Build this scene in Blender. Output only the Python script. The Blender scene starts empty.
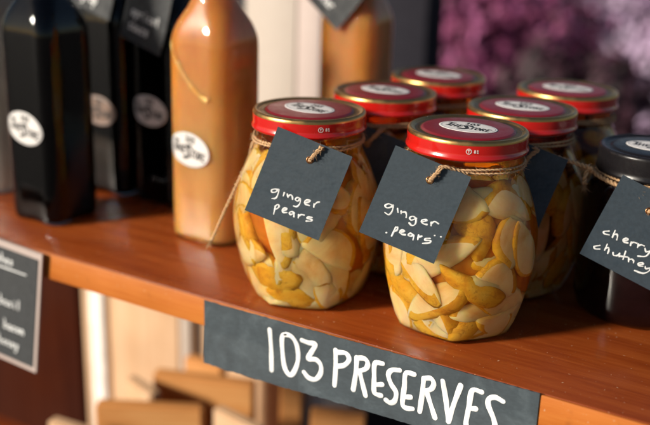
import bpy, bmesh, math, random
from mathutils import Vector, Matrix
random.seed(11)
S = bpy.context.scene
COL = S.collection
PI = math.pi
R = math.radians
# ------------------------------------------------------------------ camera
cd = bpy.data.cameras.new('camera'); cam = bpy.data.objects.new('camera', cd); COL.objects.link(cam)
right = Vector((.8584, .5122, .0293)); down = Vector((.1861, -.2576, -.9482)); fwd = Vector((-.4781, .8194, -.3164))
m3 = Matrix((right, -down, -fwd)).transposed()
cam.matrix_world = Matrix.Translation((0, -.4468, .2462)) @ m3.to_4x4()
cd.sensor_width = 36; cd.lens = 53.33; cd.clip_start = .02; cd.clip_end = 500
cd.dof.use_dof = True; cd.dof.focus_distance = .535; cd.dof.aperture_fstop = 4.0; cd.dof.aperture_blades = 9
S.camera = cam
# ------------------------------------------------------------------ light
SUN_EL, SUN_DIR = R(23), Vector((-.56, -.83))          # towards the sun, seen from above
w = bpy.data.worlds.new('World'); S.world = w; w.use_nodes = True
nt = w.node_tree; bg = nt.nodes['Background']
sky = nt.nodes.new('ShaderNodeTexSky'); sky.sky_type = 'NISHITA'; sky.sun_disc = False
sky.sun_elevation = SUN_EL; sky.sun_rotation = math.atan2(SUN_DIR.x, SUN_DIR.y)
nt.links.new(sky.outputs[0], bg.inputs[0]); bg.inputs[1].default_value = .05
sd = bpy.data.lights.new('sun', 'SUN'); sd.energy = 5.0; sd.angle = R(8); sd.color = (1, .91, .78)
so = bpy.data.objects.new('sun', sd); COL.objects.link(so)
sv = Vector((SUN_DIR.x, SUN_DIR.y, 0)).normalized() * math.cos(SUN_EL) + Vector((0, 0, math.sin(SUN_EL)))
so.rotation_euler = (-sv).to_track_quat('-Z', 'Y').to_euler()
S.view_settings.view_transform = 'Standard'; S.view_settings.look = 'None'
S.view_settings.exposure = 0.4; S.view_settings.gamma = 1
S.cycles.transparent_max_bounces = 48; S.cycles.max_bounces = 12; S.cycles.use_denoising = True
S.cycles.sample_clamp_indirect = 0; S.cycles.caustics_refractive = True; S.cycles.caustics_reflective = True; S.cycles.max_bounces = 18; S.cycles.transmission_bounces = 18; S.cycles.blur_glossy = .6

# ------------------------------------------------------------------ node helpers
def mat(name):
    m = bpy.data.materials.new(name); m.use_nodes = True
    return m, m.node_tree, m.node_tree.nodes['Principled BSDF']
def N(t, kind, **kw):
    n = t.nodes.new(kind)
    for k, v in kw.items():
        if k in n.inputs.keys(): n.inputs[k].default_value = v
        else: setattr(n, k, v)
    return n
def coords(t, scale=(1, 1, 1), rot=(0, 0, 0)):
    c = N(t, 'ShaderNodeTexCoord'); mp = N(t, 'ShaderNodeMapping')
    mp.inputs['Scale'].default_value = scale; mp.inputs['Rotation'].default_value = rot
    t.links.new(c.outputs['Object'], mp.inputs[0]); return mp.outputs[0]
def ramp(t, src, stops):
    r = N(t, 'ShaderNodeValToRGB'); e = r.color_ramp.elements
    while len(e) < len(stops): e.new(.5)
    for k, (p, c) in zip(e, stops): k.position = p; k.color = (*c, 1)
    t.links.new(src, r.inputs[0]); return r.outputs[0]
def noise(t, vec, scale, detail=4, rough=.55, dist=0):
    n = N(t, 'ShaderNodeTexNoise', Scale=scale, Detail=detail, Roughness=rough, Distortion=dist)
    if vec is not None: t.links.new(vec, n.inputs[0])
    return n.outputs[0]
def mixc(t, f, a, b, blend='MIX'):
    n = N(t, 'ShaderNodeMix', data_type='RGBA', blend_type=blend)
    for s, v in ((n.inputs[0], f), (n.inputs[6], a), (n.inputs[7], b)):
        if hasattr(v, 'links'): t.links.new(v, s)
        elif isinstance(v, (int, float)): s.default_value = v
        else: s.default_value = (*v, 1)
    return n.outputs[2]
def bump(t, b, h, strength=.3, dist=.001):
    n = N(t, 'ShaderNodeBump', Strength=strength, Distance=dist)
    t.links.new(h, n.inputs['Height']); t.links.new(n.outputs[0], b.inputs['Normal'])
def plain(name, c, rough=.5, metal=0, var=.15, vscale=60, bmp=0, **kw):
    m, t, b = mat(name)
    n = noise(t, coords(t), vscale)
    col = ramp(t, n, [(.25, [x*(1-var) for x in c]), (.75, [min(1, x*(1+var)) for x in c])])
    t.links.new(col, b.inputs['Base Color']); b.inputs['Metallic'].default_value = metal
    t.links.new(ramp(t, noise(t, coords(t), 130, 5, .7), [(.35, (rough*.8,)*3), (.7, (min(1, rough*1.35),)*3)]), b.inputs['Roughness'])
    for k, v in kw.items(): b.inputs[k.replace('_', ' ')].default_value = v
    if bmp: bump(t, b, noise(t, coords(t), vscale*6), bmp)
    return m
def wood(name, stops, scale=1., rough=.35, coat=.25, axis='X', bmp=.15, spec=.5, wear=0):
    m, t, b = mat(name)
    st = {'X': (2.2, 30, 30), 'Z': (30, 30, 2.2), 'Y': (30, 2.2, 30)}[axis]
    v = coords(t, tuple(s*scale for s in st))
    n1 = noise(t, v, 2.0, 6, .6, .6)
    n2 = noise(t, coords(t, tuple(s*scale*5 for s in st)), 3.0, 3)
    n3 = noise(t, coords(t), 9, 3)
    h = N(t, 'ShaderNodeMath', operation='MULTIPLY_ADD'); h.inputs[1].default_value = .3
    t.links.new(n2, h.inputs[0]); t.links.new(n1, h.inputs[2])
    col = ramp(t, h.outputs[0], stops)
    col = mixc(t, .55, col, ramp(t, n3, [(.3, (.72, .7, .68)), (.7, (1.1, 1.1, 1.1))]), 'MULTIPLY')
    b.inputs['Specular IOR Level'].default_value = spec
    if wear:      # dust specks, crumbs and fine scratches in the varnish
        sp = ramp(t, noise(t, coords(t), 420, 2, .5), [(.70, (0, 0, 0)), (.76, (wear,)*3)])
        col = mixc(t, sp, col, (.5, .33, .2))
        sc = ramp(t, noise(t, coords(t, (3, 260, 260), (0, 0, .35)), 1.6, 2, .5, .3), [(.68, (0, 0, 0)), (.73, (wear*.5,)*3)])
        col = mixc(t, sc, col, (.42, .2, .09))
        ng = ramp(t, noise(t, coords(t), 26, 4, .65), [(.62, (0, 0, 0)), (.8, (.5,)*3)])
        col = mixc(t, ng, col, (.06, .012, .005))
    t.links.new(col, b.inputs['Base Color'])
    rr = ramp(t, n3, [(.3, (rough*.8,)*3), (.7, (rough*1.35,)*3)]); t.links.new(rr, b.inputs['Roughness'])
    b.inputs['Coat Weight'].default_value = coat; b.inputs['Coat Roughness'].default_value = .25
    bump(t, b, h.outputs[0], bmp, .0008)
    return m
def glass(name, dens=0, col=(1, 1, 1), ior=1.4, wave=.1, rough=0.0):
    """real refracting glass; a sealed vessel is one solid of glass and liquid that tints the light on its way through"""
    m, t, b = mat(name); t.nodes.remove(b)
    g = N(t, 'ShaderNodeBsdfGlass', IOR=ior, Roughness=rough); o = t.nodes['Material Output']; t.links.new(g.outputs[0], o.inputs[0])
    bp = N(t, 'ShaderNodeBump', Strength=wave, Distance=.002); t.links.new(noise(t, coords(t), 60, 2), bp.inputs['Height']); t.links.new(bp.outputs[0], g.inputs['Normal'])
    if dens:
        va = N(t, 'ShaderNodeVolumeAbsorption', Color=(*col, 1), Density=dens); t.links.new(va.outputs[0], o.inputs['Volume'])
    return m

M = {}
M['shelf'] = wood('varnished_mahogany', [(.3, (.09, .014, .0032)), (.55, (.205, .037, .0065)), (.85, (.31, .073, .014))], 1, .25, .22, spec=.35, wear=.8)
M['edge'] = wood('orange_wood', [(.3, (.30, .07, .009)), (.6, (.43, .118, .016)), (.9, (.53, .18, .032))], 1, .45, .1, spec=.3, wear=.5)
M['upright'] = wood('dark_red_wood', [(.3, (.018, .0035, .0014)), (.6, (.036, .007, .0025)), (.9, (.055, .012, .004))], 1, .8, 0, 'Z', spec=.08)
M['tan'] = wood('pale_wood', [(.3, (.42, .24, .12)), (.6, (.55, .35, .2)), (.9, (.62, .43, .28))], 1, .6, 0, 'Z')
M['board'] = wood('tan_wood', [(.3, (.38, .15, .038)), (.6, (.56, .25, .075)), (.9, (.66, .35, .13))], 1, .5, .1)
M['white'] = plain('painted_highlight', (.8, .77, .72), .5)  # bright reflection on the under-shelf planks, painted as plain white
M['cream'] = plain('cream_paint', (.42, .36, .31), .55, var=.06, vscale=8)
M['pink'] = plain('pinkish_paint', (.42, .34, .31), .55, var=.06, vscale=8)
M['slate'] = plain('slate_card', (.033, .048, .061), .7, var=.16, vscale=500, bmp=.12)
M['slate_dark'] = plain('dark_slate_card', (.03, .033, .036), .7, var=.2, vscale=300)
M['ink'] = plain('white_ink', (.74, .75, .74), .6, var=.2, vscale=260)
M['chalk'] = plain('white_chalk_paint', (.70, .71, .71), .7, var=.22, vscale=55)
M['black_ink'] = plain('black_ink', (.015, .015, .016), .5)
M['grey_ink'] = plain('grey_ink', (.3, .31, .33), .5)
M['paper'] = plain('white_label', (.68, .65, .63), .45, var=.04)
M['red'] = plain('red_enamel', (.46, .009, .006), .22, var=.04, Coat_Weight=.6, Coat_Roughness=.08)
M['maroon'] = plain('dark_red_enamel', (.17, .006, .012), .38, var=.05, Coat_Weight=.15, Coat_Roughness=.3)
M['gold'] = plain('gold_lacquer', (.56, .33, .12), .34, 1, var=.1)
M['bronze'] = plain('bronze_lacquer', (.27, .15, .06), .4, 1, var=.1)
M['lid_black'] = plain('black_enamel', (.008, .007, .008), .3, var=.05, Specular_IOR_Level=.3)
M['twine'] = plain('jute_twine', (.5, .31, .16), .85, var=.3, vscale=900)
M['glass'] = glass('jar_glass_with_syrup', 58, (.992, .85, .32), 1.38)
M['glass_shaded'] = glass('jar_glass_with_shaded_syrup', 110, (.90, .62, .22), 1.38)  # back jars: same syrup, their shade put into a darker tint
M['bottle_glass'] = glass('bottle_glass', 0, (1, 1, 1), 1.42, .05)
M['dark_liquid'] = plain('black_liquid', (.0008, .0007, .0008), .5, Specular_IOR_Level=0)
M['cherry'] = plain('cherry_chutney', (.010, .0035, .004), .5, var=.5, vscale=120, Specular_IOR_Level=0)
M['pale_liquid'] = plain('pale_liquid', (.55, .52, .46), .4)
M['paper_shaded'] = plain('shaded_label', (.20, .13, .10), .6, var=.1)  # shop label with the shade of the bottle in front painted in
M['brass'] = plain('eyelet_brass', (.45, .22, .1), .3, 1)
M['dark_metal'] = plain('dark_blue_grey_paint', (.020, .019, .025), .8, Specular_IOR_Level=.05)
M['ground'] = plain('ground_paving', (.05, .042, .042), .9, var=.35, vscale=3)
def orange_liquid():
    m, t, b = mat('cloudy_orange_liquid')
    n = noise(t, coords(t, (1, 1, .5)), 34, 4, .55, .5)
    low = ramp(t, n, [(.25, (.56, .26, .065)), (.55, (.70, .37, .115)), (.85, (.8, .48, .18))])      # settled pulp
    top = ramp(t, n, [(.25, (.52, .18, .024)), (.55, (.67, .28, .05)), (.85, (.78, .38, .09))])      # clearer cordial
    c = N(t, 'ShaderNodeTexCoord'); sx = N(t, 'ShaderNodeSeparateXYZ'); t.links.new(c.outputs['Object'], sx.inputs[0])
    mr = N(t, 'ShaderNodeMapRange'); mr.interpolation_type = 'SMOOTHSTEP'
    mr.inputs[1].default_value = .07; mr.inputs[2].default_value = .13; t.links.new(sx.outputs['Z'], mr.inputs[0])
    t.links.new(mixc(t, mr.outputs[0], low, top), b.inputs['Base Color']); b.inputs['Roughness'].default_value = .3
    b.inputs['Subsurface Weight'].default_value = .85; b.inputs['Subsurface Radius'].default_value = (.03, .013, .004); b.inputs['Subsurface Scale'].default_value = 1
    return m
M['orange_liquid'] = orange_liquid()
def fruit(name, stops, scale, spots=None, sss=.8):
    m, t, b = mat(name)
    v = coords(t); n = noise(t, v, scale, 5, .6, .8)
    c = ramp(t, n, stops)
    if spots:
        s = noise(t, v, 620, 3, .6); f = ramp(t, s, [(.64, (0, 0, 0)), (.72, (.6, .6, .6))]); c = mixc(t, f, c, spots)
        s2 = noise(t, v, 150, 4, .7, 1); f2 = ramp(t, s2, [(.52, (0, 0, 0)), (.72, (.7, .7, .7))]); c = mixc(t, f2, c, [k*1.5 for k in spots])
    t.links.new(c, b.inputs['Base Color']); b.inputs['Roughness'].default_value = .45; b.inputs['Specular IOR Level'].default_value = .12
    b.inputs['Subsurface Weight'].default_value = sss; b.inputs['Subsurface Radius'].default_value = (.009, .005, .002); b.inputs['Subsurface Scale'].default_value = 1
    bump(t, b, noise(t, v, 160, 4), .12, .0006)
    return m
M['flesh'] = fruit('pear_flesh', [(.25, (.80, .44, .16)), (.5, (.92, .68, .40)), (.75, (.95, .80, .58))], 45)
M['pulp'] = fruit('cloudy_pulp', [(.25, (.42, .11, .01)), (.5, (.6, .21, .024)), (.8, (.72, .34, .07))], 50)
M['pulp_shaded'] = fruit('shaded_pulp', [(.25, (.10, .03, .006)), (.5, (.16, .055, .01)), (.8, (.24, .1, .02))], 50)  # pulp of the back jars, shade included in its colour
M['skin'] = fruit('pear_skin', [(.25, (.56, .20, .016)), (.5, (.78, .42, .04)), (.8, (.86, .6, .12))], 60, (.26, .08, .014), .35)
M['amber'] = fruit('amber_peel', [(.25, (.42, .13, .02)), (.5, (.58, .24, .03)), (.8, (.7, .36, .06))], 90, None, .2)

# ------------------------------------------------------------------ object helpers
def tag(o, label=None, cat=None, group=None, kind=None):
    for k, v in (('label', label), ('category', cat), ('group', group), ('kind', kind)):
        if v: o[k] = v
    return o
def empty(name, loc, label, cat, group=None, rz=0):
    o = bpy.data.objects.new(name, None); COL.objects.link(o); o.empty_display_size = .02
    o.location = loc; o.rotation_euler.z = rz; return tag(o, label, cat, group)
def obj(name, bm, mats, parent=None, smooth=True, world=False):
    me = bpy.data.meshes.new(name); bm.normal_update(); bm.to_mesh(me); bm.free()
    for k in (mats if isinstance(mats, (list, tuple)) else [mats]): me.materials.append(M[k] if isinstance(k, str) else k)
    if smooth: me.polygons.foreach_set('use_smooth', [True]*len(me.polygons))
    o = bpy.data.objects.new(name, me); COL.objects.link(o)
    if parent: o.parent = parent
    return o
def sharp(o, deg=35):
    me = o.data; bm = bmesh.new(); bm.from_mesh(me)
    for e in bm.edges:
        if len(e.link_faces) == 2 and e.calc_face_angle(0) > R(deg): e.smooth = False
    bm.to_mesh(me); bm.free(); return o
def box_bm(bm, x0, x1, y0, y1, z0, z1, bev=.002, seg=2):
    b = bmesh.new()
    r = bmesh.ops.create_cube(b, size=1)
    for v in b.verts: v.co = Vector((x0+(v.co.x+.5)*(x1-x0), y0+(v.co.y+.5)*(y1-y0), z0+(v.co.z+.5)*(z1-z0)))
    if bev: bmesh.ops.bevel(b, geom=b.edges[:], offset=bev, segments=seg, affect='EDGES', profile=.5)
    me = bpy.data.meshes.new('t'); b.to_mesh(me); b.free(); bm.from_mesh(me); bpy.data.meshes.remove(me)
    return bm
def box(name, dims, m, parent=None, bev=.002):
    return sharp(obj(name, box_bm(bmesh.new(), *dims, bev=bev), m, parent), 40)
def loft(bm, rings, cap0=True, cap1=True, mats=None):
    vs = [[bm.verts.new(p) for p in r] for r in rings]; n = len(vs[0])
    for i in range(len(vs)-1):
        for j in range(n):
            f = bm.faces.new((vs[i][j], vs[i][(j+1) % n], vs[i+1][(j+1) % n], vs[i+1][j]))
            if mats: f.material_index = mats[i]
    if cap0: bm.faces.new(vs[0][::-1]).material_index = mats[0] if mats else 0
    if cap1: bm.faces.new(vs[-1]).material_index = mats[-1] if mats else 0
    return bm
def circle(r, z, n=64): return [(r*math.cos(2*PI*k/n), r*math.sin(2*PI*k/n), z) for k in range(n)]
def smooth_path(pts, n=6):
    pts = [Vector(p) for p in pts]
    if len(pts) < 3:
        a, b = pts; return [a.lerp(b, k/n) for k in range(n+1)]
    out = []
    for i in range(len(pts)-1):
        p0 = pts[max(i-1, 0)]; p1 = pts[i]; p2 = pts[i+1]; p3 = pts[min(i+2, len(pts)-1)]
        if i == 0 : p0 = p1*2-p2 if (pts[0]-pts[-1]).length > 1e-9 else pts[-2]
        if i == len(pts)-2: p3 = p2*2-p1 if (pts[0]-pts[-1]).length > 1e-9 else pts[1]
        for k in range(n):
            t = k/n
            out.append(.5*((2*p1)+(p2-p0)*t+(2*p0-5*p1+4*p2-p3)*t*t+(3*p1-p0-3*p2+p3)*t**3))
    out.append(pts[-1]); return out
def strokes_bm(bm, strokes, f, wid, hgt, n=5, jit=.08):
    """flattened rounded beads of paint; strokes hold (u, v), f(u, v, h) gives the 3-D point"""
    prof = [(-1, 0), (-.85, .7), (-.4, 1), (.4, 1), (.85, .7), (1, 0)]
    for si, st in enumerate(strokes):
        P = smooth_path([(x, y, 0) for x, y in st], n)
        P = [p for i, p in enumerate(P) if i == 0 or (p-P[i-1]).length > 1e-7]
        T = [(P[min(i+1, len(P)-1)]-P[max(i-1, 0)]).normalized() for i in range(len(P))]
        ph0 = random.uniform(0, 6); W = [wid*.5*(1+.6*random.uniform(-jit, jit)+1.3*jit*math.sin(ph0+i*.55)) for i in range(len(P))]
        seq = []
        for k in (1., .85, .5): seq.append((P[0]-T[0]*W[0]*k*.95, T[0], W[0]*math.sqrt(max(0, 1-k*k))+1e-6))
        seq += list(zip(P, T, W))
        for k in (.5, .85, 1.): seq.append((P[-1]+T[-1]*W[-1]*k*.95, T[-1], W[-1]*math.sqrt(max(0, 1-k*k))+1e-6))
        prev = None; h = hgt*(1+.06*(si % 5))
        for p, t, ww in seq:
            nn = Vector((-t.y, t.x, 0))
            row = [bm.verts.new(f(p.x+nn.x*a*ww, p.y+nn.y*a*ww, c*h)) for a, c in prof]
            if prev:
                for j in range(len(row)-1): bm.faces.new((prev[j], prev[j+1], row[j+1], row[j]))
            prev = row
    return bm
def tube_bm(bm, P, r, n=6):
    up = Vector((.31, .2, .93)); prev = None; first = None
    for i, p in enumerate(P):
        t = (P[min(i+1, len(P)-1)]-P[max(i-1, 0)]).normalized()
        a = t.cross(up).normalized(); b = t.cross(a)
        rr = r[i] if isinstance(r, list) else r
        row = [bm.verts.new(p+(a*math.cos(2*PI*k/n)+b*math.sin(2*PI*k/n))*rr) for k in range(n)]
        if prev:
            for j in range(n): bm.faces.new((prev[j], prev[(j+1) % n], row[(j+1) % n], row[j]))
        else: bm.faces.new(row[::-1])
        prev = row
    bm.faces.new(prev)
def resample(P, step):
    out = [P[0]]; acc = 0
    for a, b in zip(P, P[1:]):
        L = (b-a).length; d = step-acc
        while d <= L: out.append(a.lerp(b, d/L)); d += step
        acc = (acc+L) % step if L else acc
    if (out[-1]-P[-1]).length > step*.3: out.append(P[-1])
    return out
def twine_bm(bm, pts, r=.0011, pitch=.0055, fuzz=.5, n=8, fray=False):
    P = resample(smooth_path(pts, n), .0006)
    up = Vector((.31, .2, .93)); s = 0; A = [[], []]; fr = []
    for i, p in enumerate(P):
        t = (P[min(i+1, len(P)-1)]-P[max(i-1, 0)]).normalized(); a = t.cross(up).normalized(); b = t.cross(a)
        s += (p-P[i-1]).length if i else 0
        for k in (0, 1):
            ang = 2*PI*s/pitch+k*PI
            A[k].append(p+(a*math.cos(ang)+b*math.sin(ang))*r*.52)
        fr.append((p, t, a, b))
    for k in (0, 1): tube_bm(bm, A[k], [r*.62*random.uniform(.85, 1.12) for _ in A[k]], 6)
    for p, t, a, b in fr:
        if random.random() < fuzz:
            g = random.uniform(0, 2*PI); d = (a*math.cos(g)+b*math.sin(g))
            q0 = p+d*r*.8; L = random.uniform(.0012, .0045)
            q1 = q0+(d*.6+t*random.uniform(-1, 1)).normalized()*L*.5; q2 = q1+(d*.3+t*random.uniform(-1, 1)+Vector((0, 0, random.uniform(-.7, .4)))).normalized()*L*.5
            tube_bm(bm, [q0, q1, q2], [.00009, .00008, .00003], 3)
    if fray:
        p, t = P[-1], (P[-1]-P[-3]).normalized()
        for _ in range(26):
            v = Vector([random.uniform(-1, 1) for _ in range(3)])
            tube_bm(bm, [p-t*.001, p+(t+v*.5).normalized()*.003, p+(t+v*.8).normalized()*random.uniform(.004, .008)], [.0001, .00009, .00004], 3)
    return bm

# ------------------------------------------------------------------ lettering
CAP = {'T': [[(0, 1), (1, 1)], [(.5, 1), (.5, 0)], [(.25, 0), (.75, 0)]], 'H': [[(.1, 0), (.1, 1)], [(.9, 0), (.9, 1)], [(.1, .5), (.9, .5)]],
       'E': [[(.15, 0), (.15, 1)], [(.15, 1), (.9, 1)], [(.15, .52), (.75, .52)], [(.15, 0), (.9, 0)]],
       'S': [[(.95, .82), (.6, 1), (.15, .85), (.2, .6), (.75, .42), (.85, .15), (.45, 0), (.02, .15)]],
       'O': [[(.5, 0), (.05, .3), (.05, .7), (.5, 1), (.95, .7), (.95, .3), (.5, 0)]],
       'R': [[(.15, 0), (.15, 1)], [(.15, 1), (.75, .95), (.8, .62), (.15, .5)], [(.45, .5), (.95, 0)]],
       '1': [[(.2, .8), (.5, 1), (.5, 0)], [(.2, 0), (.8, 0)]], '0': [[(.5, 0), (.1, .3), (.1, .7), (.5, 1), (.9, .7), (.9, .3), (.5, 0)]],
       '3': [[(.1, .95), (.9, .98), (.45, .58), (.9, .4), (.75, .05), (.1, .03)]], '8': [[(.5, .52), (.15, .75), (.5, 1), (.85, .75), (.5, .52), (.1, .25), (.5, 0), (.9, .25), (.5, .52)]]}
LOW = {'a': [[(.8, .8), (.4, 1), (.05, .5), (.35, 0), (.8, .4), (.8, .9), (.9, 0)]], 'b': [[(.1, 2), (.1, 0)], [(.1, .7), (.6, 1), (.9, .5), (.5, 0), (.1, .2)]],
       'c': [[(.9, .8), (.5, 1), (.08, .5), (.45, 0), (.9, .2)]], 'd': [[(.85, 2), (.85, 0)], [(.85, .75), (.4, 1), (.08, .5), (.4, 0), (.85, .3)]],
       'e': [[(.1, .5), (.85, .6), (.6, 1), (.1, .7), (.2, .1), (.6, 0), (.9, .2)]], 'h': [[(.1, 2), (.1, 0)], [(.1, .6), (.5, 1), (.85, .7), (.85, 0)]],
       'i': [[(.5, 1), (.5, 0)], [(.5, 1.5), (.52, 1.55)]], 'l': [[(.5, 2), (.5, 0)]], 'n': [[(.1, 1), (.1, 0)], [(.1, .6), (.5, 1), (.85, .7), (.85, 0)]],
       'o': [[(.5, 0), (.08, .5), (.5, 1), (.9, .5), (.5, 0)]], 'p': [[(.1, 1), (.1, -.9)], [(.1, .7), (.6, 1), (.9, .5), (.5, 0), (.1, .2)]],
       'r': [[(.15, 1), (.15, 0)], [(.15, .55), (.5, 1), (.9, .9)]], 's': [[(.85, .85), (.4, 1), (.2, .7), (.8, .35), (.5, 0), (.1, .12)]],
       't': [[(.5, 1.6), (.5, .1), (.85, 0)], [(.1, 1), (.9, 1)]], 'u': [[(.1, 1), (.15, .2), (.5, 0), (.85, .4)], [(.85, 1), (.85, 0)]],
       'y': [[(.1, 1), (.45, .1)], [(.9, 1), (.4, -.6), (.0, -.8)]], 'q': [[(.85, .85), (.4, 1), (.08, .5), (.4, 0), (.85, .4)], [(.85, 1), (.85, -.9)]]}
def write(text, x, y, h, wd, gap=.35, font=LOW, rot=0, ydown=False):
    out = []; cx = 0
    for ch in text:
        if ch != ' ':
            for st in font[ch]:
                pts = []
                for a, b in st:
                    u, v = cx+a*wd, b*h
                    c, s = math.cos(rot), math.sin(rot); u, v = u*c-v*s, u*s+v*c
                    pts.append((x+u, y-v if ydown else y+v))
                out.append(pts)
        cx += wd*(1+gap)
    return out
LOGO = .98
def logo(parent, f0, name='logo_label', paper='paper', LOGO=LOGO):
    """oval shop label: f(u, v, h) in metres"""
    f = lambda u, v, h: f0(u*LOGO, v*LOGO, h)
    bm = bmesh.new(); a, b, n = .0178, .0122, 48
    rings = [[f(a*k*math.cos(2*PI*i/n), b*k*math.sin(2*PI*i/n), h) for i in range(n)] for k, h in ((1, .0), (1, .00012), (.97, .00016), (.66, .00016), (.33, .00016), (.05, .00016))]
    loft(bm, rings, False, True); lab = obj(name, bm, paper, parent)
    return lab
def logo_text(parent, f, LOGO=LOGO, bold=1.2):
    g = lambda u, v, h: f(u*LOGO, v*LOGO, h+.00017)
    bm = bmesh.new()
    strokes_bm(bm, write('103', -.0044, .0056, .0038, .0022, .34, CAP), g, .00095*bold, .00006, 4)
    strokes_bm(bm, write('T', -.0138, -.0022, .0066, .0040, .2, CAP), g, .00135*bold, .00006, 4)
    strokes_bm(bm, write('HE', -.0100, -.0034, .0052, .0030, .35, CAP), g, .0011*bold, .00006, 4)
    strokes_bm(bm, [[(.0014, .0022), (-.0008, .0030), (-.0020, .0014), (-.0004, -.0012), (.0008, -.0036), (-.0008, -.0058), (-.0034, -.0064)]], g, .0020*bold, .00007, 5)
    strokes_bm(bm, write('TORE', .0022, -.0044, .0052, .0025, .3, CAP), g, .00098*bold, .00006, 4)
    obj('logo_lettering', bm, 'black_ink', parent)
    bm = bmesh.new()
    strokes_bm(bm, [[(.0164*math.cos(t), .0108*math.sin(t)) for t in [2*PI*k/24 for k in range(25)]]], g, .0005, .00005, 3, 0)
    obj('logo_border', bm, 'grey_ink', parent)

# ------------------------------------------------------------------ setting
g = bmesh.new(); bmesh.ops.create_grid(g, x_segments=8, y_segments=8, size=60)
go = obj('ground', g, 'ground'); go.location.z = -.95; tag(go, kind='structure')

sh = empty('shelf', (-.3, 0, 0), 'varnished red-brown wooden shelf holding all the jars and bottles', 'shelf')
def shelf_part(name, x0, x1, y0, y1, z0, z1, m, bev): 
    o = box(name, (x0+.3, x1+.3, y0, y1, z0, z1), m, sh, bev); return o
shelf_part('board', -1.5, .5, .0009, .31, -.0192, 0, 'shelf', .0012)
shelf_part('edge_strip', -1.5, .5, -.001, .0008, -.0196, -.0004, 'edge', .0008)
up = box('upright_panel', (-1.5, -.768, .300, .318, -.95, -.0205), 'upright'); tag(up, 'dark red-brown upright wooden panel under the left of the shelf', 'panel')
ls = box('lower_shelf', (-1.2, .4, .02, .42, -.44, -.42), 'shelf'); tag(ls, 'lower wooden shelf under the jars, holding upright boards', 'shelf')
sp = empty('slatted_panel', (-.68, .33, -.42), 'pale plank panel with a painted-in highlight strip standing under the shelf', 'panel')
for nm, x0, x1, y, m in (('plank', -.765, -.752, .306, 'tan'), ('highlight_strip', -.749, -.728, .300, 'white'), ('plank', -.725, -.622, .306, 'tan'), ('plank', -.618, -.604, .304, 'cream'), ('plank', -.590, -.47, .308, 'tan')):  # the narrow white piece is a highlight built as a strip
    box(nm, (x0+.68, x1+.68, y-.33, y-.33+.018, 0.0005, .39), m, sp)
# boards standing on the lower shelf
def standing(p0, p1, thick, lab, m='board', top=-.2, lean=.12, name='wooden_board'):
    a, b = Vector(p0), Vector(p1); d = b-a; L = d.length; H = .2185
    o = empty(name, ((a.x+b.x)/2, (a.y+b.y)/2, -.42), lab, 'board', 'boards standing on the lower shelf')
    h = top+.42
    bm = bmesh.new(); n = 4; r = .003; ring = []
    pts = [(-L/2, .0), (L/2, .0)]
    for k in range(n+1):
        t = PI/2*k/n; pts.append((L/2-r+r*math.cos(t), h-r+r*math.sin(t)))
    for k in range(n+1):
        t = PI/2+PI/2*k/n; pts.append((-L/2+r+r*math.cos(t), h-r+r*math.sin(t)))
    f = bm.faces.new([bm.verts.new((x, -thick/2, z)) for x, z in pts])
    e = bmesh.ops.extrude_face_region(bm, geom=[f])
    for v in e['geom']:
        if isinstance(v, bmesh.types.BMVert): v.co.y += thick
    bmesh.ops.recalc_face_normals(bm, faces=bm.faces)
    bmesh.ops.bevel(bm, geom=[e for e in bm.edges if e.calc_face_angle(0) > R(60)], offset=.0018, segments=2, affect='EDGES')
    sharp(obj('board_body', bm, m, o), 40)
    o.rotation_euler = (0, 0, math.atan2(d.y, d.x))
    return o
standing((-.5557, .2388), (-.5117, .243), .012, 'short tan board standing farthest back behind the others')
standing((-.5609, .1961), (-.4667, .2304), .014, 'wide orange-brown board standing in the middle of the stack', top=-.2)
standing((-.5654, .121), (-.4801, .1672), .012, 'orange-brown board nearest the pale planks, at the front left', top=-.2)
standing((-.578, .0772), (-.5343, .0818), .012, 'narrow board at the lower left corner of the stack', m='tan', top=-.2)
standing((-.574, .175), (-.5307, .162), .012, 'tan board set at an angle between two larger boards', m='tan', top=-.2)
standing((-.4696, .1742), (-.4143, .1656), .012, 'pale board at the front right of the stack', m='tan', top=-.2)
standing((-.4418, .2359), (-.4242, .2476), .016, 'narrow upright tan board under the painted sign', top=-.13)
standing((-.396, .2176), (-.3515, .2401), .014, 'orange board beneath the middle of the painted sign', top=-.2)
# behind the shelf
pt = empty('painted_post', (-.56, .41, -.95), 'cream painted post between the orange bottles, out of focus', 'post')
for nm, x0, x1, y, m in (('post_face', -.60, -.5352, .40, 'cream'), ('post_side', -.5350, -.506, .4008, 'pink')):
    box(nm, (x0+.56, x1+.56, y-.41, y-.41+.03, 0, 1.5), m, pt)
dp = box('dark_post', (-.665, -.572, .80, .86, -.95, .7), 'dark_metal'); tag(dp, 'blurred dark grey post behind the jar lids', 'post')

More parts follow.
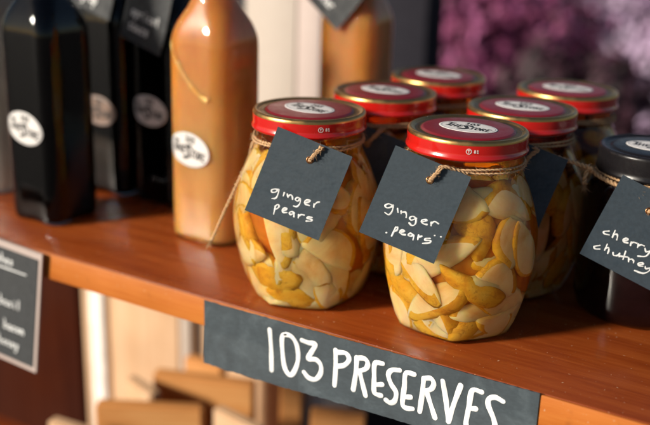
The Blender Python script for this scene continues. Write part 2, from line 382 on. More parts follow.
def leafmat(name, cols):
    m, t, b = mat(name)
    i = N(t, 'ShaderNodeNewGeometry'); c = ramp(t, i.outputs['Random Per Island'], [((k+.5)/len(cols), c) for k, c in enumerate(cols)])
    t.links.new(c, b.inputs['Base Color']); b.inputs['Roughness'].default_value = .7; return m
def shrub(name, label, c, rad, n, cols, size=.02, cat='shrub', stems=7, base=-.95):
    rnd = random.Random(hash(label) % 1000 if False else len(label)); o = empty(name, (c[0], c[1], base), label, cat, 'blurred plants behind the shelf')
    bm = bmesh.new(); clumps = []
    for _ in range(40):
        d = Vector([rnd.gauss(0, 1) for _ in range(3)]).normalized()*rnd.uniform(.15, 1)
        clumps.append((Vector((d.x*rad[0], d.y*rad[1], d.z*rad[2])), rnd.uniform(.45, .75)*min(rad)))
    for k in range(n):
        cc, cr = rnd.choice(clumps); d = Vector([rnd.gauss(0, 1) for _ in range(3)]).normalized()*cr*rnd.uniform(.6, 1.05)
        p = cc+d+Vector((0, 0, c[2]-base)); nrm = (d.normalized()+Vector([rnd.uniform(-.6, .6) for _ in range(3)])).normalized()
        a = nrm.orthogonal().normalized(); a.rotate(Matrix.Rotation(rnd.uniform(0, 6.28), 3, nrm)); b = nrm.cross(a); s = size*rnd.uniform(.6, 1.3)
        vs = [bm.verts.new(p+a*x*s+b*y*s+nrm*z*s) for x, y, z in ((-1, 0, 0), (-.3, -.55, .12), (.5, -.45, .1), (1, 0, -.1), (.5, .45, .1), (-.3, .55, .12))]
        bm.faces.new(vs)
    obj('foliage', bm, leafmat(name+'_leaves', cols), o, False)
    bm = bmesh.new()
    for k in range(stems):
        a = 6.28*k/stems; q = Vector((math.cos(a)*rad[0]*.5, math.sin(a)*rad[1]*.5, c[2]-base))
        tube_bm(bm, smooth_path([(q.x*.1, q.y*.1, 0), (q.x*.5, q.y*.5, q.z*.6), q], 5), .008, 6)
    obj('stem', bm, 'upright', o)
    return o
MAUVE = [(.36, .23, .37), (.44, .31, .46), (.50, .40, .54), (.40, .28, .44), (.46, .34, .48)]
WINE = [(.14, .018, .07), (.26, .045, .14), (.36, .1, .24), (.08, .012, .035)]
DARK = [(.03, .008, .015), (.055, .01, .025), (.02, .012, .014)]
shrub('flowering_shrub', 'blurred mauve flowering shrub at the upper right', (-.50, 2.25, -.05), (.55, .3, .42), 14000, MAUVE, .018)
shrub('flowering_shrub', 'blurred wine-red flowering shrub right of the dark post', (-.98, 2.0, -.16), (.32, .25, .36), 7000, WINE, .018)
shrub('leafy_shrub', 'blurred dark maroon rounded plant behind the jar lids at right', (-.57, 1.62, -.22), (.15, .13, .15), 1800, DARK, .018)

# ------------------------------------------------------------------ signs
def card(name, f, w, h, m, parent, thick=.0005, hole=None, nx=16, ny=16, rag=0):
    """a card lying in (u right, v down, h off); f maps to 3-D"""
    bm = bmesh.new(); rr = random.Random(3)
    if hole:
        hx, hy, hr = hole; n = 40
        def outer(t):
            dx, dy = math.cos(t), math.sin(t); k = min(((w-hx) if dx > 0 else hx)/max(abs(dx), 1e-9), ((h-hy) if dy > 0 else hy)/max(abs(dy), 1e-9)); return hx+dx*k, hy+dy*k
        ang = sorted([2*PI*i/n for i in range(n)]+[math.atan2(a-hy, b-hx) % (2*PI) for a in (0, h) for b in (0, w)])
        ks = [0, .12, .3, .5, .7, .85, 1]
        def ring(k, hh): return [f(hx+hr*math.cos(t)+(outer(t)[0]-hx-hr*math.cos(t))*k, hy+hr*math.sin(t)+(outer(t)[1]-hy-hr*math.sin(t))*k, hh) for t in ang]
        rings = [ring(k, thick) for k in ks]+[ring(k, 0) for k in ks[::-1]]
        loft(bm, rings+[rings[0]], False, False); bmesh.ops.remove_doubles(bm, verts=bm.verts, dist=1e-7)
    else:
        top = [[None]*(ny+1) for _ in range(nx+1)]; bot = [[None]*(ny+1) for _ in range(nx+1)]
        for i in range(nx+1):
            for j in range(ny+1):
                v = h*j/ny+(rr.uniform(-rag, rag) if j in (0, ny) else 0)
                top[i][j] = bm.verts.new(f(w*i/nx, v, thick)); bot[i][j] = bm.verts.new(f(w*i/nx, v, 0))
        for i in range(nx):
            for j in range(ny):
                bm.faces.new((top[i][j], top[i][j+1], top[i+1][j+1], top[i+1][j])); bm.faces.new((bot[i][j], bot[i+1][j], bot[i+1][j+1], bot[i][j+1]))
        for i in range(nx):
            for j in (0, ny): bm.faces.new((top[i][j], top[i+1][j], bot[i+1][j], bot[i][j]) if j == 0 else (top[i+1][j], top[i][j], bot[i][j], bot[i+1][j]))
        for j in range(ny):
            for i in (0, nx): bm.faces.new((top[i][j+1], top[i][j], bot[i][j], bot[i][j+1]) if i == 0 else (top[i][j], top[i][j+1], bot[i][j+1], bot[i][j]))
    bmesh.ops.recalc_face_normals(bm, faces=bm.faces)
    return sharp(obj(name, bm, m, parent), 50)
SIGN = [[(-295.86, -8.09), (-294.45, -22.15), (-293.3, -34.77)], [(-284.49, -8.32), (-286.81, -11.15), (-286.27, -20.95), (-284.06, -30.36), (-280.39, -34.33), (-277.46, -31.78), (-275.06, -23.29), (-276.12, -13.68), (-279.76, -8.67), (-284.49, -8.32)], [(-272.73, -8.92), (-268.09, -9.27), (-263.15, -8.98), (-265.63, -14.55), (-268.13, -20.19), (-262.61, -19.14), (-259.08, -21.94), (-258.9, -27.37), (-262.2, -32.22), (-266.85, -32.51), (-270.44, -29.69)], [(-249.35, -8.88), (-248.88, -21.13), (-249.01, -32.63)], [(-247.97, -9.97), (-242.35, -9.08), (-240.21, -12.5), (-242.93, -16.98), (-247.97, -19.52)], [(-235.11, -9.79), (-235.29, -19.59), (-236.39, -31.65)], [(-235.1, -10.03), (-230.18, -8.98), (-227.84, -11.32), (-228.88, -15.26), (-233.46, -18.44)], [(-232.82, -18.86), (-230.63, -25.56), (-228.14, -33.18)], [(-218.2, -8.76), (-223.23, -10.22), (-223.23, -19.65), (-222.77, -28.67), (-220.72, -30.12), (-218.02, -30.01)], [(-222.27, -23.99), (-217.81, -22.5)], [(-207.33, -9.87), (-212.38, -11.36), (-214.33, -15.17), (-212.22, -20.55), (-208.83, -24.95), (-209.22, -30.54), (-211.99, -33.01), (-214.85, -31.95)], [(-198.26, -9.78), (-203.49, -10.74), (-203.87, -19.81), (-204.27, -30.79), (-202.09, -33.13), (-197.62, -32.3)], [(-203.12, -26.19), (-199.5, -25.17)], [(-192.35, -10.58), (-192.6, -20.81), (-193.23, -32.78)], [(-192.35, -10.58), (-188.19, -9.33), (-186.12, -12.05), (-187.52, -16.14), (-191.79, -18.81)], [(-190.19, -18.6), (-187.03, -25.87), (-183.64, -33.58)], [(-180.97, -8.58), (-178.0, -21.06), (-175.4, -33.31)], [(-175.4, -33.31), (-173.34, -21.51), (-170.27, -8.17)], [(-157.93, -8.6), (-163.4, -9.35), (-164.46, -20.58), (-165.03, -31.33), (-162.72, -33.94), (-157.82, -32.77)], [(-164.22, -21.26), (-160.51, -20.26)], [(-145.62, -10.61), (-150.09, -9.42), (-153.59, -11.64), (-153.46, -16.1), (-149.71, -23.38), (-148.57, -28.23), (-151.17, -31.97), (-154.8, -31.28)]]
ps = empty('painted_sign', (-.346, -.0012, -.0010), 'long slate-grey paper sign hand-painted 103 PRESERVES along the shelf edge', 'sign')
def sign_f(u, v, h):                       # u right, v down (metres)
    k = u/.2196; bend = .0014*max(0, v-.02)/.025*(1+.6*math.sin(u*38)) + (.0008*math.exp(-((u-.017)/.004)**2)*v/.04)
    return Vector((u, -h-bend-.0002, -v*(.0434-.0030*k)/.0434+.0018*k))
def sign_mat():
    m, t, b = mat('chalky_slate_paper')
    n = noise(t, coords(t, (1, 1, 1)), 38, 5, .65, 1.2); n2 = noise(t, coords(t, (1, 1, 2)), 300, 3)
    c = ramp(t, n, [(.3, (.028, .038, .046)), (.55, (.040, .055, .066)), (.78, (.072, .094, .108))])
    c = mixc(t, .25, c, ramp(t, n2, [(.3, (.4, .4, .4)), (.7, (1.3, 1.3, 1.3))]), 'MULTIPLY')
    t.links.new(c, b.inputs['Base Color']); b.inputs['Roughness'].default_value = .62; return m
M['sign'] = sign_mat()
card('sign_paper', sign_f, .2196, .0434, 'sign', ps, .0005, nx=90, ny=30, rag=.00025)
bm = bmesh.new()
strokes_bm(bm, [[((x/1000+.346), (-.0010-z/1000)) for x, z in st] for st in SIGN], lambda u, v, h: sign_f(u, v+.0018*u/.2196, h+.0007), .0031, .00014, 6, .06)
obj('sign_lettering', bm, 'chalk', ps)

lsn = empty('menu_card', (-.4843, -.0042, .0003), 'dark chalk menu card in a pale frame hung at the lower left', 'sign')
lw_, lh_ = .115, .0965
def lc_f(u, v, h): return Vector((-lw_+u-.155*v, -h-.0006*0, -v+.055*(lw_-u)))
card('frame', lc_f, lw_, lh_, 'pink', lsn, .0016)
card('chalk_face', lambda u, v, h: lc_f(u+.003, v+.005, h+.0017), lw_-.006, lh_-.0085, 'slate_dark', lsn, .0004)
bm = bmesh.new(); tx = []
for txt, v, uu in (('relishes', .0165, .054), ('basil', .050, .076), ('bacon', .069, .081), ('honey', .083, .076)): tx += write(txt, uu, v, .0036, .0030, .45, LOW, 0, True)
tx.append([(.06, .0205), (.101, .0200)])
strokes_bm(bm, tx, lambda u, v, h: lc_f(u, v, h+.0022), .0011, .0001, 4)
obj('chalk_writing', bm, 'chalk', lsn)

# ------------------------------------------------------------------ preserving jars
PROF = [(0, .0300), (.0012, .0332), (.004, .0362), (.012, .0400), (.022, .0432), (.034, .0460), (.046, .0474), (.056, .0472), (.066, .0458), (.076, .0430), (.085, .0394), (.092, .0358), (.097, .0335), (.1, .0326), (.1075, .0322), (.112, .0322)]
def prof(z):
    for (z0, r0), (z1, r1) in zip(PROF, PROF[1:]):
        if z <= z1:
            t = (z-z0)/(z1-z0); return r0+(r1-r0)*t
    return PROF[-1][1]
def hexk(th, z):
    a = (th % (PI/3))-PI/6; hx = math.cos(PI/6)/math.cos(a)
    hx = 1-(1-hx)*.92
    k = .68 if z < .02 else max(0, .68*(1-(z-.02)/.07))
    k = max(k, .25 if z < .075 else max(0, .25*(1-(z-.075)/.02)))
    return 1+(hx-1)*k
def jr(th, z): return prof(z)*hexk(th, z)
def smooth_prof():
    zs = [0, .0006, .0012, .0025, .004, .007, .012]+[.016+.006*k for k in range(14)]+[.097, .1, .104, .108, .112]
    return zs
def jar_ring(z, off, n=96): return [((jr(2*PI*k/n, z)+off)*math.cos(2*PI*k/n), (jr(2*PI*k/n, z)+off)*math.sin(2*PI*k/n), z) for k in range(n)]
def pear_slice(kind, rnd, L, Wd, T):
    """flat wedge of pear with its skin along one long side; 'dome' shows a rounded skin face"""
    n = 22; bm = bmesh.new(); rows = []
    w1, w2, p1, p2 = rnd.uniform(.02, .08), rnd.uniform(.0, .025), rnd.uniform(0, 6), rnd.uniform(0, 6); ux, uy = rnd.uniform(60, 160), rnd.uniform(60, 160)
    bend = rnd.uniform(-.25, .25); tp = rnd.uniform(.25, .6)
    def out(k, rho, z):
        t = 2*PI*k/n; x = math.cos(t); y = math.sin(t)
        y = (y*1.35 if y > 0 else y*.45)-.35; y *= 1-tp*(x*.5+.5)**1.5; x = math.copysign(abs(x)**.9, x)
        wob = 1+w1*math.sin(2*t+p1)+w2*math.sin(5*t+p2)
        px, py = x*L/2*rho*wob, y*Wd/2*rho*wob
        return Vector((px, py+bend*L*.5*(x*rho)**2, z+T*.07*math.sin(px*ux*2+p1)*math.cos(py*uy*2+p2)))
    if kind == 'dome': spec = [(1-q, -T*.5) for q in (.95, .5, .1)]+[(1, -T*.35)]+[(math.cos(a), -T*.3+T*.95*math.sin(a)) for a in (.3, .6, .9, 1.2, 1.45)]+[(.03, T*.66)]
    else: spec = [(.05, -T/2), (.5, -T/2), (.85, -T/2*.97), (.97, -T/2*.7), (1.0, 0), (.97, T/2*.7), (.85, T/2*.97), (.5, T/2*1.05), (.05, T/2*1.1)]
    for rho, z in spec: rows.append([bm.verts.new(out(k, rho, z)+Vector((0, 0, rnd.uniform(-1, 1)*T*.03))) for k in range(n)])
    for i in range(len(rows)-1):
        for k in range(n):
            f = bm.faces.new((rows[i][k], rows[i][(k+1) % n], rows[i+1][(k+1) % n], rows[i+1][k]))
            if kind == 'dome': f.material_index = 1 if i >= 2 else 0
            else: f.material_index = 1 if (2 <= i <= 5 and k < n*.46) else 0
    bm.faces.new(rows[0][::-1]); bm.faces.new(rows[-1]).material_index = 1 if kind == 'dome' else 0
    return bm
def fill(jar, parent, seed, count=46, inner=16, share=None):
    rnd = random.Random(seed); made = []
    tot = count+inner
    for i in range(tot):
        inn = i < inner
        if inn: z = rnd.uniform(.012, .092) if i > 7 else rnd.uniform(.004, .008); ph = rnd.uniform(0, 2*PI) if i > 7 else i*PI/4; rc = rnd.uniform(.008, .03) if i > 7 else .026
        else:
            j = i-inner; row, colm = divmod(j, 8); rows = (count+7)//8
            z = .006+.093*(row+.4+rnd.uniform(-.45, .45))/rows; ph = (colm+rnd.uniform(-.45, .45)+.5*row)*2*PI/8
            rc = jr(ph, z)-rnd.uniform(.004, .012)
        q = rnd.random(); kind = 'dome' if q < .27 else 'flat'
        L = rnd.uniform(.028, .054); Wd = rnd.uniform(.018, .031); T = rnd.uniform(.008, .0145)
        if not inn and q > .9: L, Wd, T = rnd.uniform(.016, .026), .0045, .004
        if z > .088: L *= .6; Wd *= .7
        bm = pear_slice(kind, rnd, L, Wd, T)
        nrm = Vector((math.cos(ph), math.sin(ph), rnd.uniform(-.25, .35)))+Vector([rnd.uniform(-.3, .3) for _ in range(3)])
        if inn: nrm = Vector([rnd.uniform(-1, 1) for _ in range(3)])
        nrm.normalize(); a = nrm.orthogonal().normalized(); a.rotate(Matrix.Rotation(rnd.uniform(0, 2*PI), 3, nrm)); b = nrm.cross(a)
        o = Vector((rc*math.cos(ph), rc*math.sin(ph), z)); off = rnd.uniform(0, .0026)
        for v in bm.verts:
            p = o+a*v.co.x+b*v.co.y+nrm*v.co.z
            p.z = min(max(p.z, .0032), .103); th = math.atan2(p.y, p.x); rr = math.hypot(p.x, p.y); lim = jr(th, p.z)-.0024
            soft = .0062                     # pressed against the glass, keeping the order of what lies over what
            if rr > lim-soft:
                k = (lim-soft+soft*(1-math.exp(-(rr-lim+soft)/soft)))/rr; p.x *= k; p.y *= k
            v.co = p
        made.append(obj('ginger_piece' if (not inn and q > .9) else 'pear_slice', bm, ['amber', 'amber'] if (not inn and q > .9) else ['flesh', 'skin'], parent))
    return made
M['peel'] = fruit('orange_peel', [(.25, (.8, .36, .08)), (.55, (.92, .55, .2)), (.8, (.95, .68, .33))], 120, None, .5)
def lid_build(jar, black=False, r=.0350, ztop=.1212, h=.0112, mark=True, lrot=0):
    k = r/.035; z0 = ztop-h
    P = [(.0318, z0-.0002), (.0332, z0-.0006), (.0346, z0-.0003), (.0352, z0+.0006), (.0351, z0+.0016), (.0345, z0+.0024), (.0344, z0+.0042), (.0346, z0+.0076), (.0345, ztop-.0026), (.0345, ztop-.0018),
         (.0340, ztop-.0006), (.0332, ztop-.0001), (.0322, ztop-.0002), (.0314, ztop-.0009), (.0303, ztop-.0013), (.0278, ztop-.0013), (.0270, ztop-.0012), (.0262, ztop-.0005), (.0252, ztop-.0003), (.018, ztop-.0002), (.009, ztop-.0001), (.001, ztop-.0001)]
    mi = [0]*8+[1]*6+[2]*2+[3]*5
    bm = loft(bmesh.new(), [circle(a*k, z, 96) for a, z in P], True, True, mi)
    ml = ['lid_black']*4 if black else ['red', 'gold', 'bronze', 'maroon']
    lid = obj('lid', bm, ml, jar)
    if not black: pass
    c, s = math.cos(lrot), math.sin(lrot)
    f = lambda u, v, hh: Vector((u*c-v*s, u*s+v*c, ztop-.00012+hh))
    logo(lid, f); logo_text(lid, f)
    if mark:
        z = z0+.0056; rr = .03462*k
        a0 = mark
        g = lambda u, v, hh: Vector(((rr+hh)*math.cos(a0+u/rr), (rr+hh)*math.sin(a0+u/rr), z+v))
        st = [[(.0014*math.cos(t), .0014*math.sin(t)) for t in [2*PI*q/12 for q in range(13)]], [(-.0006, .0006), (.0006, .0006)], [(0, .0006), (0, -.0007)]]
        st += write('8', .0028, -.0008, .0016, .0011, .3, CAP)+write('1', .0043, -.0008, .0016, .0011, .3, CAP)
        bm = bmesh.new(); strokes_bm(bm, st, g, .00032, .00004, 3, 0); obj('lid_mark', bm, 'paper', lid)
    return lid
def neck_twine(jar, seed, r=.0334, z=.1035, extra=None):
    random.seed(seed); bm = bmesh.new()
    for q in range(2):
        pts = [((r+.0006*q)*math.cos(t), (r+.0006*q)*math.sin(t), z+.0010-.0017*q+.0005*math.sin(3*t+seed+q)) for t in [2*PI*k/28 for k in range(29)]]
        twine_bm(bm, pts, .00072, fuzz=.7, n=4)
    for e in extra or []: twine_bm(bm, e, .00105, fuzz=.6, fray=True)
    return obj('twine', bm, 'twine', jar)
def jar_make(loc, rz, label, seed, mark, lrot, contents=None, dark=False, extra=None, count=64, inner=36):
    j = empty('preserve_jar', (*loc, 0), label, 'jar', 'ginger pear jars with red lids', 0)
    bm = loft(bmesh.new(), [jar_ring(z, 0) for z in smooth_prof()], True, True)
    gj = obj('glass_body', bm, 'glass_shaded' if dark else 'glass', j); gj.rotation_euler.z = rz
    if contents is None:
        bm = loft(bmesh.new(), [jar_ring(z, -.0085 - (.004 if z < .01 else 0), 48) for z in [.005, .009]+[.016+.008*k for k in range(10)]+[.095]], True, True)
        sy = obj('cloudy_pulp', bm, 'pulp_shaded' if dark else 'pulp', j); sy.rotation_euler.z = rz
        fill(j, sy, seed, count, inner); src = sy
    else:
        sy = contents.copy(); COL.objects.link(sy); sy.parent = j; sy.rotation_euler.z = rz
        for ch in contents.children:
            c = ch.copy(); COL.objects.link(c); c.parent = sy
        src = sy
    lid_build(j, mark=mark, lrot=lrot)
    neck_twine(j, seed, extra=extra)
    return j, src
camdir = math.atan2(-.85, .53)
ang = lambda x, y: math.atan2(-.4468-y, -x)
J1 = (-.2996, .0441); J2 = (-.2014, .0573); J3 = (-.2896, .1249); J4 = (-.2855, .2021); J5 = (-.1965, .1335); J6 = (-.1921, .2133); J7 = (-.1135, .1400)
W1 = [(-.0320, -.008, .1025), (-.0330, -.0135, .095), (-.0338, -.0164, .0863), (-.0403, -.0318, .0564), (-.0441, -.0413, .0373)]
j1, _ = jar_make(J1, ang(*J1)+PI/6-R(8), 'front left ginger pears jar, first from the orange bottle', 5, ang(*J1)+.20, R(-10), extra=[[Vector(p) for p in W1]])
j2, s2 = jar_make(J2, ang(*J2), 'foremost ginger pears jar above the painted word PRESERVES', 23, ang(*J2)+.04, R(-1))
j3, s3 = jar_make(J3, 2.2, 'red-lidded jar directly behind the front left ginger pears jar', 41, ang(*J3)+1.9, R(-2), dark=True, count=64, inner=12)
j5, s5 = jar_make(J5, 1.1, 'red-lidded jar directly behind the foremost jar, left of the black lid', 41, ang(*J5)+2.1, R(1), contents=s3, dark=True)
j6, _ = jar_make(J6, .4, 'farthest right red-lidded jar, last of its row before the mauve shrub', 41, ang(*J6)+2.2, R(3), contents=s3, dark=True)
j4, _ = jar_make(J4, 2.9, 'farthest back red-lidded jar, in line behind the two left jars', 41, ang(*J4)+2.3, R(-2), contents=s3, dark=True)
# cherry chutney jar
j7 = empty('chutney_jar', (*J7, 0), 'black cherry chutney jar with a black lid at the right edge', 'jar')
P7 = [(0, .030), (.0015, .034), (.005, .0368), (.012, .0382), (.07, .0384), (.080, .0375), (.0865, .0345), (.0895, .0318), (.099, .0315)]
obj('glass_body', loft(bmesh.new(), [circle(r, z, 72) for z, r in P7], True, True), 'bottle_glass', j7)
obj('chutney', loft(bmesh.new(), [circle(r-.0016, z+.0008, 72) for z, r in P7[:-1]], True, True), 'cherry', j7)
lid_build(j7, True, .0335, .1065, .0150, False, R(2))
neck_twine(j7, 9, .0328, .0893)

# ------------------------------------------------------------------ paper tags
def make_tag(O, U, V, Nn, w, h, strokes, label, hole, up_to, ink='ink', m='slate', sw=.00084, curl=.0015, extra=None, twine=True, name='paper_tag', grp='slate paper tags tied to jars'):
    O, U, V, Nn = map(Vector, (O, U, V, Nn))
    V = (V-U*U.dot(V)).normalized(); Nn = U.cross(V); 
    if Nn.y > 0: Nn = -Nn
    t = empty(name, O, label, 'tag', grp)
    f = lambda u, v, hh: U*u+V*v+Nn*(hh+curl*((v/h-.45)**2*2-.2)+curl*.5*(u/w-.5)**2)
    card('card', f, w, h, m, t, .0006, hole=(*hole, .0021))
    if strokes:
        bm = bmesh.new(); strokes_bm(bm, strokes, lambda u, v, hh: f(u, v, hh+.00061), sw, .00007, 5, .18); obj('handwriting', bm, ink, t)
    if twine:
        hx, hy = hole; bm = bmesh.new(); upv = Vector(up_to)-O
        for q in (-1, 1):
            pts = [f(hx+.0004*q, hy, -.0035), f(hx+.0003*q, hy+.0003, .0006), f(hx+.0006+.0003*q, hy-.0015, .0026), f(hx+.0022+.0005*q, hy-.0055, .0024), f(hx+.004+.0006*q, hy-.0095, .0018), upv+Vector((.0012*q, 0, 0))]
            twine_bm(bm, pts, .00085, fuzz=.7, n=6)
        for e in extra or []: twine_bm(bm, [Vector(p)-O for p in e], .00135, fuzz=1.4, n=6, fray=True)
        obj('twine_loop', bm, 'twine', t)
        bm = bmesh.new(); tr = [f(hx+.0019*math.cos(a), hy+.0019*math.sin(a), .0006) for a in [2*PI*k/20 for k in range(21)]]
        tube_bm(bm, tr, .0004, 6); obj('eyelet', bm, 'brass', t)
    return t
mm = lambda st: [[(a/1000, b/1000) for a, b in s] for s in st]
W_T1 = [[(13.96, 33.74), (11.74, 34.15), (10.22, 35.4), (11.08, 36.42), (12.88, 35.43), (14.01, 33.53), (14.55, 36.13), (14.22, 38.77), (12.17, 39.92)], [(17.69, 34.09), (17.8, 35.92)], [(19.57, 34.07), (20.64, 35.63)], [(20.42, 35.1), (21.63, 33.73), (22.8, 34.31), (23.55, 35.69)], [(27.55, 33.61), (25.71, 33.74), (25.07, 35.25), (26.74, 35.51), (27.65, 33.88), (28.36, 36.41), (27.4, 38.68), (25.36, 39.08)], [(30.83, 34.77), (32.87, 33.61), (33.36, 32.48), (31.37, 32.98), (30.51, 34.27), (31.43, 35.46), (33.9, 35.38)], [(35.99, 33.27), (36.64, 35.19)], [(36.43, 34.34), (37.28, 32.12), (38.51, 31.3)], [(15.85, 43.11), (16.61, 47.82)], [(15.73, 43.29), (16.71, 41.82), (17.89, 42.4), (17.31, 44.08), (16.11, 45.02)], [(20.44, 44.05), (22.29, 42.85), (22.55, 41.93), (20.98, 42.26), (20.29, 43.67), (21.35, 44.74), (23.41, 44.08)], [(27.46, 42.73), (25.79, 42.48), (24.72, 43.73), (25.9, 44.31), (27.3, 43.11), (28.06, 44.67)], [(30.1, 42.58), (30.66, 44.42)], [(30.47, 43.49), (31.55, 41.98), (33.28, 41.58)], [(38.12, 41.15), (35.86, 41.77), (35.32, 42.75), (38.29, 42.34), (38.34, 43.25), (35.66, 44.36)]]
W_T2 = [[(11.64, 30.72), (9.01, 30.66), (7.56, 32.33), (9.03, 33.01), (11.05, 31.62), (11.69, 30.37), (12.27, 33.72), (11.32, 36.09), (8.91, 35.81)], [(14.43, 31.16), (15.54, 32.98)], [(16.8, 31.66), (17.31, 32.88)], [(17.08, 32.32), (19.07, 31.34), (20.14, 32.32), (20.62, 33.75)], [(25.91, 32.14), (23.79, 31.74), (22.45, 33.17), (23.8, 34.03), (25.76, 32.54), (26.55, 35.14), (25.21, 36.57), (23.29, 35.89)], [(29.37, 32.63), (31.6, 31.02), (30.54, 30.82), (29.01, 31.8), (29.49, 32.9), (30.94, 33.26), (32.43, 32.95)], [(34.15, 30.91), (34.75, 32.61)], [(34.43, 31.57), (35.6, 29.76), (37.99, 30.05)], [(17.55, 40.77), (17.35, 46.11)], [(17.46, 41.33), (18.54, 40.34), (18.76, 42.09), (17.46, 43.63)], [(20.62, 42.61), (22.86, 40.99), (21.47, 40.79), (20.54, 41.98), (21.8, 43.08), (23.89, 42.64)], [(27.7, 40.88), (26.04, 40.8), (25.34, 42.22), (26.95, 42.18), (28.2, 40.99), (28.83, 43.54)], [(30.56, 39.97), (31.12, 42.36)], [(30.96, 40.92), (32.45, 39.82)], [(37.03, 39.16), (34.84, 40.1), (34.92, 41.05), (37.78, 40.15), (37.43, 41.61), (34.26, 43.3)], [(13.93, 45.61), (14.15, 45.51)], [(38.48, 36.77), (38.69, 36.68)], [(41.88, 36.09), (42.1, 36.0)]]
W_T7 = [[(8.73, 32.17), (6.19, 33.82), (7.16, 34.71), (9.79, 34.12)], [(11.57, 30.16), (12.1, 34.39)], [(11.93, 32.98), (13.39, 31.7), (14.41, 32.66), (14.96, 34.58)], [(18.64, 33.22), (20.67, 31.54), (19.48, 31.17), (18.07, 32.72), (18.93, 33.77), (21.29, 33.22)], [(22.74, 31.74), (23.33, 33.73)], [(23.01, 32.6), (24.0, 31.37), (25.97, 31.02)], [(26.94, 31.01), (27.42, 32.96)], [(27.3, 32.02), (28.52, 30.67), (30.33, 30.41)], [(31.39, 31.45), (32.85, 32.87), (34.39, 31.55)], [(34.67, 29.4), (34.64, 32.92), (33.6, 35.49), (29.95, 37.24)], [(8.08, 41.86), (5.47, 43.95), (6.57, 44.88), (8.95, 43.81)], [(11.41, 39.28), (11.73, 43.13)], [(11.61, 41.99), (12.88, 40.71), (13.87, 41.99), (14.11, 43.88)], [(16.57, 42.06), (17.52, 43.27), (19.32, 42.61), (20.27, 41.09)], [(20.06, 40.7), (20.76, 42.54)], [(22.55, 38.07), (23.43, 42.93)], [(21.12, 41.95), (25.23, 40.46)], [(25.98, 40.76), (26.8, 42.63)], [(26.4, 41.54), (27.75, 40.42), (29.18, 40.86), (29.53, 41.88)], [(32.24, 41.44), (34.82, 40.06), (33.86, 39.56), (32.09, 40.81), (33.11, 41.78), (35.22, 41.15)], [(36.35, 40.54), (37.37, 41.51), (39.28, 39.98)], [(39.55, 38.33), (39.52, 41.86), (37.13, 44.66), (32.19, 45.49)]]
NN = (.4082, -.8754, .2588)
def neckpt(J, da, z=.1035, r=.0355):
    a = ang(*J)+da; return (J[0]+r*math.cos(a), J[1]+r*math.sin(a), z)
make_tag((-.29788, .00714, .11672), (.8927, .3235, -.3137), (-.1908, -.3591, -.9136), NN, .0464, .0521, mm(W_T1), 'slate ginger pears tag on the front left jar', (.0243, .0109), neckpt(J1, .12))
make_tag((-.22321, .00942, .11688), (.8901, .3188, -.3256), (-.2025, -.3633, -.9094), NN, .0442, .0511, mm(W_T2), 'slate ginger pears tag on the foremost jar', (.0244, .0101), neckpt(J2, .02))
M['slate_mid'] = plain('dark_grey_card', (.026, .040, .053), .7, var=.18, vscale=500, bmp=.12)
make_tag((-.12188, .10040, .09655), (.8704, .2877, -.3995), (-.2753, -.3884, -.8794), NN, .0455, .0515, mm(W_T7), 'dark slate cherry chutney tag on the black-lidded jar', (.0231, .0115), neckpt(J7, .3, .0893, .034), m='slate_mid',
         extra=[[(-.181, .103, .1035), (-.168, .104, .1005), (-.150, .108, .0965), (-.1435, .110, .0945), (-.139, .1125, .0905), (-.128, .1075, .0885), (-.115, .1050, .0865)],
                [(-.1440, .1098, .0945), (-.1452, .1082, .0900), (-.1450, .1080, .0850)], [(-.1452, .1112, .0958), (-.1426, .1080, .0950), (-.1420, .1105, .0925), (-.1450, .1095, .0935)]])
make_tag((-.1971, .08948, .11382), (.8911, .3206, -.3211), (-.1982, -.3617, -.9110), NN, .0466, .0515, None, 'slate tag half hidden between the foremost jar and the chutney jar', (.0233, .0105), neckpt(J5, .0))
make_tag((-.29898, .08084, .1102), (.8915, .3214, -.3191), (-.1962, -.3610, -.9117), NN, .0466, .0515, None, 'slate tag mostly hidden between the two front jars', (.0233, .0105), neckpt(J3, .0))

# ------------------------------------------------------------------ square bottles
HB = .0255
BP = [(0, .0222), (.0008, .0240), (.003, .0250), (.008, .0255), (.141, .0255), (.146, .02525), (.150, .0245), (.154, .0234), (.158, .0220), (.163, .0199), (.168, .0177), (.174, .0154), (.180, .0138), (.188, .0128), (.2, .0124), (.222, .0124), (.2225, .0138), (.228, .0138)]
CR = .0125
def sq_ring(hf, z, foot=0):
    c = min(hf, CR if hf > .021 else CR+(hf-CR)*min(1, (.021-hf)/.0075)); a = hf-c; out = []
    for q in range(4):
        base = PI/2*q
        for k in range(13):
            t = base+PI/2*k/12; cx = a if q in (0, 3) else -a; cy = a if q in (0, 1) else -a
            out.append((cx+c*math.cos(t), cy+c*math.sin(t)))
        nx_ = (-a, hf) if q == 0 else (-hf, -a) if q == 1 else (a, -hf) if q == 2 else (hf, a)
        x0, y0 = out[-1]
        for k in (1, 2, 3):
            out.append((x0+(nx_[0]-x0)*k/4, y0+(nx_[1]-y0)*k/4))
    return [(x, y, z+(foot*(1-min(abs(x), abs(y))/hf)**2 if foot else 0)) for x, y in out]
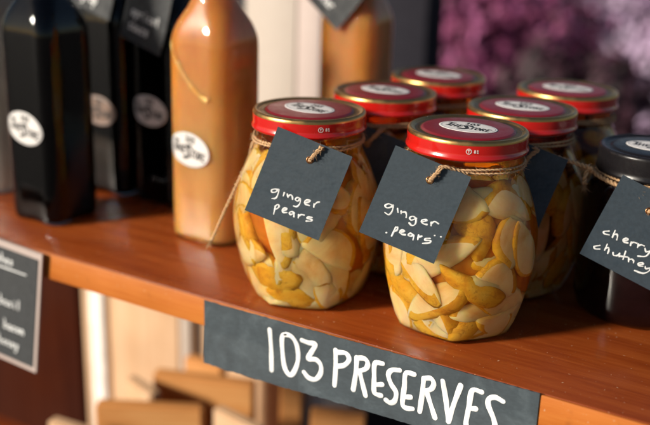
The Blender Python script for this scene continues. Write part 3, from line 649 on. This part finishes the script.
def bottle(loc, liquid, label, logo_at=None, logo_rot=0, level=.19, name='square_bottle', grp='square glass bottles', paper='paper'):
    b = empty(name, (*loc, 0), label, 'bottle', grp)
    obj('glass_body', loft(bmesh.new(), [sq_ring(r, z, foot=.0025 if z < .001 else 0) for z, r in BP], True, True), 'bottle_glass', b)
    rs = [sq_ring(r-.0019, z+.003) for z, r in BP if z < level]
    obj('drink', loft(bmesh.new(), rs, True, True), liquid, b)
    obj('cap', loft(bmesh.new(), [circle(r, z, 40) for r, z in ((.0125, .2288), (.0142, .2292), (.0146, .233), (.0146, .246), (.0138, .2475), (.002, .2478))], True, True), 'lid_black', b)
    if logo_at:
        lx, lz = logo_at; c, s = math.cos(logo_rot), math.sin(logo_rot)
        def f(u, v, h):
            x, z = lx+u*c-v*s, lz+u*s+v*c
            e = min(max(0, abs(x)-(HB-CR)), CR*.995); y = -(HB-CR+math.sqrt(CR*CR-e*e))
            return Vector((x, y-h-.0001, z))
        lab = logo(b, f, paper=paper, LOGO=1.0); logo_text(lab, f, LOGO=1.0, bold=1.2)
    return b
bA = bottle((-.540, .0625), 'dark_liquid', 'black bottle at the far left, nearest the shelf edge', (-.0005, .074), R(-10))
bO = bottle((-.4115, .098), 'orange_liquid', 'cloudy orange bottle beside the front left jar', (-.004, .0703), R(-10), level=.185)
bB = bottle((-.4945, .1515), 'dark_liquid', 'black bottle just left of the cloudy orange bottle', (-.0035, .0777), R(-6))
bC = bottle((-.5495, .1485), 'dark_liquid', 'black bottle behind the far left black bottle', (.0005, .0715), R(-6), paper='paper_shaded')
bD = bottle((-.388, .262), 'orange_liquid', 'orange bottle at the back, behind the red-lidded jars', level=.2)
bP = bottle((-.637, .092), 'pale_liquid', 'pale bottle cut off by the left edge of the photo')
bE = bottle((-.530, .2250), 'dark_liquid', 'black bottle farthest back among the dark bottles'); 
# curl of peel inside the orange bottle, hard against the glass
bm = bmesh.new(); F_ = -.0233
pk = smooth_path([(-.0212, F_+.006, .150), (-.0195, F_+.0008, .141), (-.014, F_, .131), (-.007, F_, .121), (.0005, F_, .1130), (.0065, F_, .1090), (.0125, F_, .1075)], 8)
tube_bm(bm, pk, [.0012+.0013*k/len(pk)+.0003*math.sin(k*.45) for k in range(len(pk))], 8); obj('peel_strip', bm, 'peel', bO)
def flat_tag(y, BL, BR, upd, h, text, label, ink='ink', lines_at=(.6, .82), sz=.0042, J=(0, 0), hole=None):
    BL, BR = Vector((BL[0], y, BL[1])), Vector((BR[0], y, BR[1])); U = (BR-BL); wd = U.length; U.normalize()
    Vd = -Vector((upd[0], 0, upd[1])).normalized(); Nn = Vector((0, -1, 0)); O = BL-Vd*h
    st = []
    for tx, k in zip(text, lines_at): st += write(tx, wd*.16, h*k, sz, sz*.72, .34, LOW, 0, True)
    return make_tag(O, U, Vd, Nn, wd, h, st, label, (wd/2, .008), (J[0], J[1]-.0135, .205), ink=ink, m='slate_dark', sw=.0010, grp='dark paper tags on bottles')
flat_tag(.122, (-.5278, .1377), (-.4878, .1256), (.0187, .0406), .050, ('apricot', 'sauce'), 'dark apricot tag hanging on the black bottle by the orange bottle', J=(-.4945, .1515))
flat_tag(.119, (-.575, .1600), (-.535, .1480), (.0187, .0406), .045, ('cherry', 'syrup'), 'dark tag at the top edge above the second black bottle', J=(-.5495, .1485), lines_at=(.55, .84))
flat_tag(.2330, (-.4260, .1690), (-.3905, .1402), (.0200, .0240), .046, ('pear', 'nectar'), 'dark tag hanging on the back orange bottle', J=(-.388, .262))
